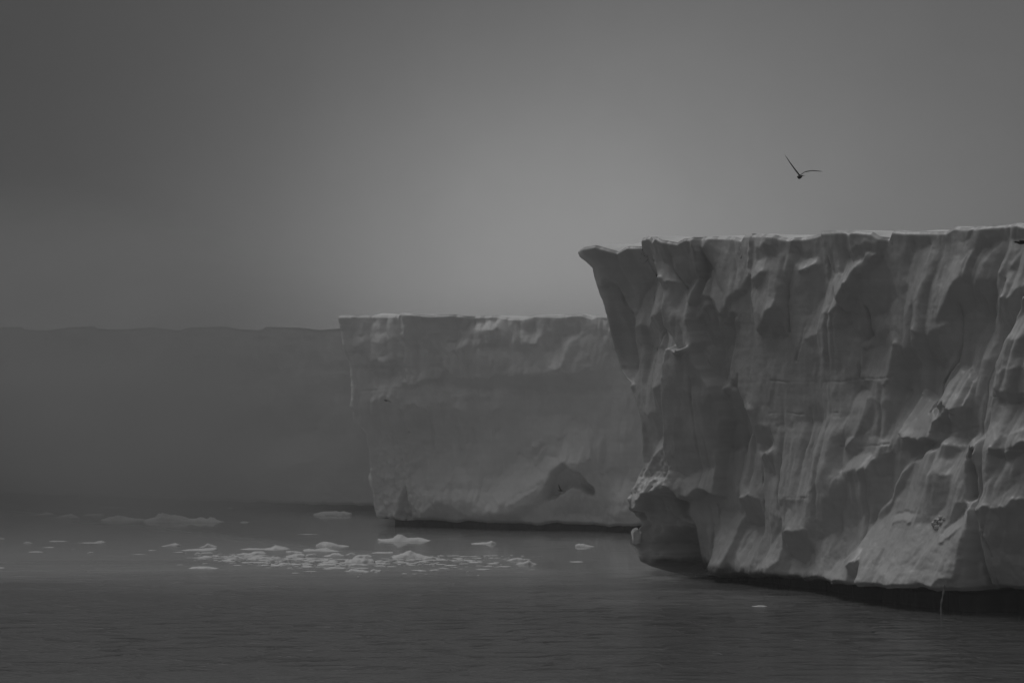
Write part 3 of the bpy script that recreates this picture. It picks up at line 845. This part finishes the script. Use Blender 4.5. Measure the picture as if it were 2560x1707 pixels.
# ------------------------------------------------------------------ floating ice
def floe(x0, x1, yb, prof, label, group=None, deep=0.5, name="ice_floe", jag=0.22):
    """x0..x1: width in the photo, yb: row of its near waterline, prof: heights (photo pixels) along its length"""
    t = sea_dist(yb)
    w = (x1 - x0) / F * t
    cx = ((x0 + x1) / 2 - HX) / F * t
    depth = max(min(w * deep, 2.2), 0.3)
    sd = int(x0 * 7 + yb * 13) % 9973
    ni, nj = max(14, min(44, int((x1 - x0) / 2.4))), 11
    s_ = np.linspace(0, 1, ni); r_ = np.linspace(-1, 1, nj)
    S_, R_ = np.meshgrid(s_, r_)
    ends = np.clip(1 - np.abs(2 * S_ - 1) ** 5, 0, 1) ** 0.6
    half = depth / 2 * (ends * (0.85 + 0.5 * fbm(S_ * 4 + sd, 0 * S_ + np.sign(R_) * 3, sd, 3)) + 0.02)
    p = np.interp(s_, np.linspace(0, 1, len(prof)), prof) / F * t
    lift = depth / 2 * CAMZ / t                        # how much of the height is the far side seen from above
    crest = np.maximum(0.95 * p - 0.5 * lift, 0.03)
    side = np.clip(1 - np.abs(R_) ** 4, 0, 1)
    bump = 1 + jag * 2 * fbm(S_ * w * 3.0 + sd, R_ * depth * 2.0, sd + 1, 4)
    Z = crest[None, :] * side * bump
    Z = Z * (0.25 + 0.75 * np.clip(1.0 + 0.4 * R_, 0, 1)) - 0.03
    Xw = cx + (S_ - 0.5) * w + 0.03 * w * fbm(S_ * 5, R_ * 2, sd + 3, 2)
    Yw = t + depth * 0.5 + R_ * half
    rim = (np.abs(R_) > 0.99) | (S_ < 1e-6) | (S_ > 1 - 1e-6)
    Z = np.where(rim, -0.12, Z)
    P = np.stack([Xw, Yw, Z], -1)
    base = np.array([cx, t + depth / 2, 0.0])
    o = mesh_obj(name, P - base, grid_faces(nj, ni), M_FLOE)
    o.location = base
    tag(o, label, "ice floe", group)
    return o

G_FAR, G_LEFT, G_MAIN, G_BAY = "hazy floes by the farthest cliff", "thin floes drifting on the left", "broken floes of the main ice field", "floes before the middle cliff"
FLOES = [
 # by the far cliff
 (253, 306, 1269, [1, 3, 4, 3, 1], "faint thin floe, farthest back below the far cliff", G_FAR),
 (-8, 12, 1291, [3, 4, 3, 1], "hazy floe cut by the left edge below the far cliff", G_FAR),
 (60, 130, 1287, [1, 1, 3, 7, 3], "low hazy floe left of the small pointed mound", G_FAR),
 (128, 195, 1295, [1, 3, 9, 12, 8, 1], "small pointed hazy mound of ice on the far left", G_FAR),
 (204, 258, 1288, [1, 4, 5, 4], "flat hazy floe right behind the pointed mound", G_FAR),
 (245, 358, 1302, [4, 9, 14, 10, 6, 5], "long pale hazy floe joined end-on to the ridged one", G_FAR),
 (352, 560, 1306, [6, 10, 16, 27, 18, 18, 16, 10, 9, 15, 9, 14, 4, 1], "largest hazy ridged floe with a knob on top, far left", G_FAR),
 (565, 581, 1270, [1, 3, 2], "tiny faint floe speck beneath the dark cave of the far cliff", G_FAR),
 (598, 624, 1306, [1, 5, 4, 1], "small hazy mound right of the big ridged floe", G_FAR),
 (780, 878, 1289, [4, 9, 10, 10, 11, 10, 8], "flat tabular floe beside the foot of the middle cliff", G_FAR),
 (742, 794, 1336, [1, 2, 2, 1], "thin lone streak of ice on the smooth water", G_BAY),
 # left
 (-10, 12, 1347, [3, 3, 2], "sliver at the left edge, upper of two cut by it", G_LEFT),
 (56, 80, 1358, [2, 5, 4, 2], "short low floe, leftmost of the left scatter", G_LEFT),
 (117, 168, 1354, [1, 4, 3, 3, 1], "hazy flat floe behind the long knobbed strip", G_LEFT),
 (184, 261, 1358, [1, 2, 3, 3, 7, 4], "long thin strip of ice with a knob at its right end", G_LEFT),
 (94, 135, 1369, [1, 2, 3, 2], "thin floe strip in the middle of the left scatter", G_LEFT),
 (68, 108, 1380, [2, 3, 3, 1], "bright thin floe lowest in the left scatter", G_LEFT),
 (216, 234, 1383, [2, 5, 3], "tiny hump of ice right of the left scatter", G_LEFT),
 (176, 190, 1372, [1, 2, 1], "tiny flake under the long knobbed strip", G_LEFT),
 (398, 450, 1366, [1, 4, 7, 9, 5], "slanting floe that thickens to the right, first of the main field", G_LEFT),
 (365, 393, 1376, [1, 3, 1], "thin flake left of the main ice field", G_LEFT),
 (324, 366, 1386, [1, 2, 1], "hair-thin streak of ice left of the main field", G_LEFT),
 (-10, 11, 1420, [4, 4, 2], "small floe cut by the left edge on open dark water", G_LEFT),
 (464, 546, 1422, [1, 5, 6, 6, 8, 4, 1], "lone cigar-shaped floe on dark water below the main field", G_MAIN),
 # main field
 (494, 543, 1368, [1, 4, 10, 6, 2], "pointed low floe at the back left of the main field", G_MAIN),
 (428, 541, 1377, [1, 2, 4, 5, 6, 7, 7], "long blade of ice with a blunt right end", G_MAIN),
 (590, 722, 1375, [2, 3, 5, 3, 3, 6, 12, 7, 2], "long floe with a single peak near its right end", G_MAIN),
 (712, 758, 1382, [5, 7, 6, 4, 2], "wedge floe trailing off the peaked long floe", G_MAIN),
 (786, 873, 1367, [5, 12, 13, 10, 6, 4, 3], "smooth whale-back floe, hindmost of the main field", G_MAIN),
 (754, 854, 1379, [7, 8, 6, 8, 9, 5, 3, 1], "floe with a toothed left half and thin right tail", G_MAIN),
 (806, 862, 1391, [2, 5, 10, 8, 3], "domed floe left of the jagged biggest one", G_MAIN),
 (862, 890, 1387, [2, 4, 8, 3], "small tilted slab rising to the right beside the dome", G_MAIN),
 (926, 984, 1383, [2, 4, 4, 4, 5], "flat straight floe bar with a nub at its right end", G_MAIN),
 (484, 506, 1385, [2, 6, 4, 1], "small hump at the left end of the main field", G_MAIN),
 (500, 532, 1383, [3, 4, 4, 3], "flat floe under the blunt end of the long blade", G_MAIN),
 (472, 532, 1395, [1, 2, 3, 6, 7, 4], "bright thin floe, front left corner of the main field", G_MAIN),
 (528, 560, 1392, [7, 5, 2, 1], "small wedge sloping down to the right", G_MAIN),
 (556, 612, 1397, [2, 7, 10, 9, 6, 2], "rounded loaf of ice, left of two alike loaves", G_MAIN),
 (560, 588, 1404, [1, 4, 4, 2], "small flat floe in front of the left loaf", G_MAIN),
 (614, 684, 1400, [2, 6, 10, 10, 9, 6, 2], "rounded loaf of ice, right and longer of two alike loaves", G_MAIN),
 (686, 730, 1398, [2, 2, 3, 2], "bright thin sliver right of the two loaves", G_MAIN),
 (594, 668, 1387, [3, 6, 5, 8, 10, 8, 3], "lumpy low floe behind the two loaves", G_MAIN),
 (712, 764, 1393, [4, 8, 9, 10, 6], "broad block floe in the middle of the field", G_MAIN),
 (762, 794, 1391, [6, 9, 9, 5], "square-ended block beside the broad middle one", G_MAIN),
 (856, 938, 1410, [4, 12, 9, 18, 17, 14, 20, 13, 12, 6], "jagged biggest floe at the right of the main field", G_MAIN),
 (930, 966, 1406, [3, 6, 6, 2], "low floe touching the right side of the jagged biggest one", G_MAIN),
 (884, 931, 1393, [3, 7, 7, 9, 4], "flat slab behind the jagged biggest floe", G_MAIN),
 (840, 868, 1415, [3, 8, 6, 2], "small dome in front of the jagged biggest floe", G_MAIN),
 (864, 926, 1430, [2, 8, 8, 6, 5, 1], "front bright wedge, lower right of the main field", G_MAIN),
 (924, 954, 1429, [3, 9, 5, 6], "spiky small floe touching the front bright wedge", G_MAIN),
 (674, 722, 1413, [6, 3, 4, 8, 2], "low floe with two spikes at the front of the field", G_MAIN),
 (724, 744, 1411, [3, 5, 3], "small lump right of the two-spiked floe", G_MAIN),
 (756, 774, 1411, [3, 5, 2], "small rounded lump at the front centre of the field", G_MAIN),
 (790, 842, 1413, [3, 5, 6, 5, 2], "flat slab left of the small dome", G_MAIN),
 (806, 866, 1421, [2, 4, 5, 4, 3], "flat slab in front of the small dome", G_MAIN),
 (748, 792, 1401, [2, 4, 5, 3], "low slab between the block floes and the front slabs", G_MAIN),
 (800, 838, 1401, [2, 5, 3, 2], "low slab right in front of the dome", G_MAIN),
 (616, 670, 1407, [1, 3, 4, 3, 2], "low rubbly floe in front of the right loaf", G_MAIN),
 # before the middle cliff
 (941, 1080, 1354, [8, 6, 7, 8, 15, 16, 9, 9, 11, 8, 4, 1], "big floe with a square block on top, before the middle cliff", G_BAY),
 (1174, 1243, 1360, [1, 4, 5, 5, 9, 2], "low floe with a small hump at its right end", G_BAY),
 (1437, 1488, 1367, [6, 9, 7, 5, 2], "small smooth floe next to the near cliff's corner", G_BAY),
 (976, 1086, 1396, [3, 8, 11, 15, 20, 15, 11, 6, 5, 2], "pyramid-shaped floe at the right end of the main field", G_BAY),
 (1266, 1314, 1401, [2, 5, 7, 8, 2], "bright flat floe, back of the pair right of the pyramid", G_BAY),
 (1288, 1344, 1411, [2, 6, 8, 12, 5, 3], "darker low floe, front of the pair right of the pyramid", G_BAY),
 (1410, 1464, 1405, [1, 2, 3, 3, 1], "faint flat streak of ice left of the near cliff's foot", G_BAY),
 (1204, 1232, 1416, [1, 3, 4], "thin chip low in the streaked water before the middle cliff", G_BAY),
 (1040, 1068, 1427, [1, 3, 2], "thin chip below the pyramid floe, upper of two", G_BAY),
 (1048, 1082, 1435, [1, 2, 1], "thin chip below the pyramid floe, lower of two", G_BAY),
 (1072, 1088, 1410, [2, 4, 2], "small lump under the right tail of the pyramid floe", G_BAY),
 (1000, 1018, 1434, [1, 3, 2], "small chip right of the front bright wedge", G_BAY),
 (1090, 1112, 1389, [1, 3, 2], "small crumb trailing right of the pyramid floe", G_BAY),
 (1135, 1170, 1399, [1, 3, 2, 1], "thin flake midway between the pyramid and the bright pair", G_BAY),
 (980, 1028, 1407, [2, 4, 3, 1], "low slab right in front of the pyramid floe", G_BAY),
 (1166, 1190, 1438, [1, 2, 1], "lowest thin chip right of the main field", G_BAY),
 # under the near cliff
 (1878, 1922, 1516, [2, 3, 4, 4, 1], "lone thin white floe on dark water below the near cliff", None),
]
for x0, x1, yb, prof, label, grp in FLOES:
    floe(x0, x1, yb, prof, label, grp)

# crumbs of brash ice between the floes
r = np.random.default_rng(77)
BV, BF = [], []
for k in range(620):
    if k < 420:
        x = 430 + 560 * r.beta(2.2, 1.8); y = 1378 + (x - 430) * 0.045 + abs(r.normal(0, 14))
    else:
        x = 960 + 420 * r.beta(1.3, 2.2); y = 1388 + abs(r.normal(0, 18))
    if y > 1445: continue
    t = sea_dist(y); c = np.array([(x - HX) / F * t, t, 0.0])
    w = 0.06 + 0.42 * r.random() ** 2.2; d = w * (0.4 + 0.6 * r.random()); h = 0.012 + 0.05 * r.random() ** 2
    n = 6; b0 = len(BV)
    for ring, (sc, z) in enumerate(((1.0, -0.03), (1.0, h * 0.5), (0.55, h))):
        for j in range(n):
            an = 2 * math.pi * (j + 0.3 * r.random()) / n
            BV.append(c + np.array([math.cos(an) * w * sc * (0.8 + 0.4 * r.random()), math.sin(an) * d * sc, z]))
    for ring in range(2):
        for j in range(n):
            BF.append((b0 + ring * n + j, b0 + ring * n + (j + 1) % n, b0 + (ring + 1) * n + (j + 1) % n, b0 + (ring + 1) * n + j))
    BF.append((b0 + 12, b0 + 13, b0 + 14, b0 + 15)); BF.append((b0 + 12, b0 + 15, b0 + 16, b0 + 17))
brash = mesh_obj("brash_ice", BV, BF, M_FLOE, None, False)
tag(brash, "crumbs of brash ice strewn among the floes", None, None, 'stuff')

# ------------------------------------------------------------------ birds
def gull(p, dist, span, wing_l, wing_r, heading, label, mat, bank=0.0, belly=None):
    """wing_*: list of (out, up, back) joints as fractions of the half span; heading: degrees, 0 = flying away"""
    V, Fc = [], []
    def loft(rings, close=True):
        b0 = len(V); n = len(rings[0])
        for rg in rings: V.extend(rg)
        for k in range(len(rings) - 1):
            for j in range(n):
                Fc.append((b0 + k * n + j, b0 + k * n + (j + 1) % n, b0 + (k + 1) * n + (j + 1) % n, b0 + (k + 1) * n + j))
        for rg, rev in ((b0, True), (b0 + (len(rings) - 1) * n, False)):
            for j in range(1, n - 2, 2):
                q = (rg, rg + j, rg + j + 1, rg + (j + 2) % n)
                Fc.append(q[::-1] if rev else q)
    L = span * 0.48
    prof = [(-0.62, .010, .022, -.005), (-0.50, .03, .035, 0), (-0.36, .055, .055, 0), (-0.1, .095, .10, -.01), (0.15, .105, .115, -.015), (0.30, .08, .085, 0),
            (0.36, .062, .065, .02), (0.44, .062, .066, .03), (0.50, .05, .05, .03), (0.53, .02, .022, .025), (0.60, .012, .014, .018), (0.63, .004, .005, .012)]
    rings = []
    for y, rx, rz, dz in prof:
        rings.append([np.array([math.cos(2 * math.pi * j / 10) * rx * L * 1.1, y * L, (math.sin(2 * math.pi * j / 10) * rz + dz) * L * 1.1]) for j in range(10)])
    loft(rings)
    # tail fan
    tl = []
    for y, w_ in ((-0.45, .05), (-0.62, .09), (-0.80, .13)):
        tl.append([np.array([sx_ * w_ * L, y * L, sz_ * 0.008 * L]) for sx_, sz_ in ((-1, -1), (0, -1), (1, -1), (1, 1), (0, 1), (-1, 1))])
    loft(tl)
    for sgn, wing in ((-1, wing_l), (1, wing_r)):
        pts = [(0.0, 0.02, 0.0)] + wing
        chords = np.interp(np.linspace(0, 1, 13), [0, .3, .55, .85, 1], [.19, .185, .15, .09, .015]) * span * 0.9
        ax = np.linspace(0, 1, len(pts))
        rings = []
        for k, f in enumerate(np.linspace(0, 1, 13)):
            o_, u_, b_ = [np.interp(f, ax, [q[i] for q in pts]) for i in range(3)]
            lead = np.array([sgn * o_ * span / 2, 0.08 * L + chords[0] * 0.35 - b_ * span / 2, u_ * span / 2 + 0.05 * L])
            ch = chords[k]; th = 0.06 * ch + 0.010 * span
            rings.append([lead + np.array([0, -ch * cx_, th * tz_ + 0.04 * ch * math.sin(math.pi * cx_)]) for cx_, tz_ in
                          ((0, 0), (.15, .9), (.5, .7), (1, .05), (.5, -.5), (.15, -.7))])
        loft(rings)
    me = bpy.data.meshes.new("gull_build")
    me.from_pydata([tuple(v) for v in V], [], Fc)
    tmp = bpy.data.objects.new("gull_build", me); col.objects.link(tmp)
    rm = tmp.modifiers.new("whole", 'REMESH'); rm.mode = 'VOXEL'; rm.voxel_size = span * 0.0085
    sm = tmp.modifiers.new("soft", 'SMOOTH'); sm.factor = 0.5; sm.iterations = 2
    dg = bpy.context.evaluated_depsgraph_get()
    whole = bpy.data.meshes.new_from_object(tmp.evaluated_get(dg))
    bpy.data.objects.remove(tmp)
    whole.name = "flying_gull"
    whole.materials.clear(); whole.materials.append(mat)
    for pl in whole.polygons: pl.use_smooth = True
    o = bpy.data.objects.new("flying_gull", whole); col.objects.link(o)
    o.location = ((p[0] - HX) / F * dist, dist, CAMZ + (HY - p[1]) / F * dist)
    o.rotation_euler = (math.radians(belly or 0), math.radians(bank), math.radians(heading))
    tag(o, label, "seabird", "seabirds on the wing")
    return o

gull((2000, 442), 66, 1.08, [(.22, .30, -.02), (.58, .78, .0), (.92, 1.30, .04)], [(.36, .26, -.02), (.80, .34, .02), (1.42, .30, .10)], 8,
     "dark gull with wings raised in a wide V above the near cliff", M_DARKBIRD)
gull((966, 1001), 146, 0.95, [(.22, .10, 0), (.36, .06, .03), (.48, -.10, .12)], [(.35, -.02, 0), (.6, -.20, .05), (.88, -.40, .15)], 35,
     "dark gull gliding on drooped wings before the middle cliff", M_DARKBIRD)
gull((1402, 1226), 146, 0.95, [(.18, .26, 0), (.45, .62, .04), (.78, 1.02, .12)], [(.12, .06, 0), (.20, .10, .03), (.30, .12, .12)], 62,
     "dark gull with one long wing raised beside the middle cliff's cave", M_DARKBIRD)
gull((2556, 606), 62, 0.95, [(.10, .05, 0), (.2, .05, .04), (.3, .02, .12)], [(.35, .1, 0), (.6, .1, .05), (1.0, .0, .15)], 80,
     "black bird cut by the right edge below the cliff top", M_DARKBIRD)
gull((1022, 1080), 150, 0.30, [(.3, .1, 0), (.6, .0, .05), (.9, -.2, .15)], [(.3, .1, 0), (.6, .0, .05), (.9, -.2, .15)], 60,
     "tiny dark bird speck right below the drooped-wing gull", M_DARKBIRD)
gull((1837, 1018), 100, 0.26, [(.3, .2, 0), (.6, .4, .05), (.9, .5, .15)], [(.3, -.2, 0), (.6, -.4, .05), (.9, -.5, .15)], 20,
     "tiny white bird speck before a dark cleft of the near cliff", M_PALEBIRD)

# ------------------------------------------------------------------ haze
zt = 34.0
H = 1000.0
hv = [(-H, -H, -1.5), (H, -H, -1.5), (H, H, -1.5), (-H, H, -1.5), (-H, -H, zt), (H, -H, zt), (H, H, zt), (-H, H, zt)]
hf = [(0, 3, 2, 1), (4, 5, 6, 7), (0, 1, 5, 4), (1, 2, 6, 5), (2, 3, 7, 6), (3, 0, 4, 7)]
hm = bpy.data.materials.new("sea_fog"); hm.use_nodes = True
ht = hm.node_tree; ht.nodes.clear()
pv = ht.nodes.new('ShaderNodeVolumePrincipled')
pv.inputs['Color'].default_value = (0.92, 0.92, 0.92, 1)
pv.inputs['Density'].default_value = HAZE_DENSITY
pv.inputs['Anisotropy'].default_value = 0.35
ho = ht.nodes.new('ShaderNodeOutputMaterial')
ht.links.new(pv.outputs[0], ho.inputs['Volume'])
haze = mesh_obj("haze", hv, hf, hm, None, False)
# a thicker bank of fog lies over the far bay, thinning upwards and towards the open water
bm_ = bpy.data.materials.new("thick_fog"); bm_.use_nodes = True
bt = bm_.node_tree; bt.nodes.clear()
geo = bt.nodes.new('ShaderNodeNewGeometry')
sx = bt.nodes.new('ShaderNodeSeparateXYZ'); bt.links.new(geo.outputs['Position'], sx.inputs[0])
def ramp(sock, f0, f1, t0, t1):
    n = bt.nodes.new('ShaderNodeMapRange'); n.interpolation_type = 'SMOOTHSTEP'
    for k, v in zip(('From Min', 'From Max', 'To Min', 'To Max'), (f0, f1, t0, t1)):
        n.inputs[k].default_value = v
    bt.links.new(sock, n.inputs['Value']); return n.outputs[0]
def bmul(a, c):
    n = bt.nodes.new('ShaderNodeMath'); n.operation = 'MULTIPLY'
    for k, v in enumerate((a, c)):
        if isinstance(v, float): n.inputs[k].default_value = v
        else: bt.links.new(v, n.inputs[k])
    return n.outputs[0]
zeff = bt.nodes.new('ShaderNodeMath'); zeff.operation = 'ADD'
bt.links.new(sx.outputs['Z'], zeff.inputs[0]); bt.links.new(ramp(sx.outputs['X'], -44, -10, 0, 8), zeff.inputs[1])
fade = bmul(ramp(sx.outputs['Y'], 128, 196, 0, 1), ramp(zeff.outputs[0], 11, 31.4, 1, 0))
fade = bmul(fade, ramp(sx.outputs['Z'], 0, 6, 0.45, 1))
fade = bmul(fade, ramp(sx.outputs['X'], -34, -6, 1, 0.24))
fade = bmul(fade, ramp(sx.outputs['Y'], 212, 250, 1, 0))
mpb = bt.nodes.new('ShaderNodeMapping'); mpb.inputs['Scale'].default_value = (0.05, 0.02, 0.09)
bt.links.new(geo.outputs['Position'], mpb.inputs[0])
drift = bt.nodes.new('ShaderNodeTexNoise'); drift.inputs['Scale'].default_value = 1.0
drift.inputs['Detail'].default_value = 3; drift.inputs['Roughness'].default_value = 0.55
bt.links.new(mpb.outputs[0], drift.inputs['Vector'])
fade = bmul(fade, ramp(drift.outputs['Fac'], 0.3, 0.7, 0.35, 1.6))
pb = bt.nodes.new('ShaderNodeVolumePrincipled')
pb.inputs['Color'].default_value = (0.64, 0.64, 0.64, 1)
pb.inputs['Anisotropy'].default_value = 0.35
bt.links.new(bmul(fade, 0.105), pb.inputs['Density'])
bo = bt.nodes.new('ShaderNodeOutputMaterial'); bt.links.new(pb.outputs[0], bo.inputs['Volume'])
bv = [(x, y, z) for z in (-1.0, 31.5) for x, y in ((-260, 127), (160, 127), (160, 251), (-260, 251))]
bank = mesh_obj("fog_bank", bv, hf, bm_, None, False)
tag(bank, "thick bank of fog hanging before the farthest ice cliff", None, None, 'stuff')
tag(haze, "pale sea fog veiling the farther cliffs", None, None, 'stuff')
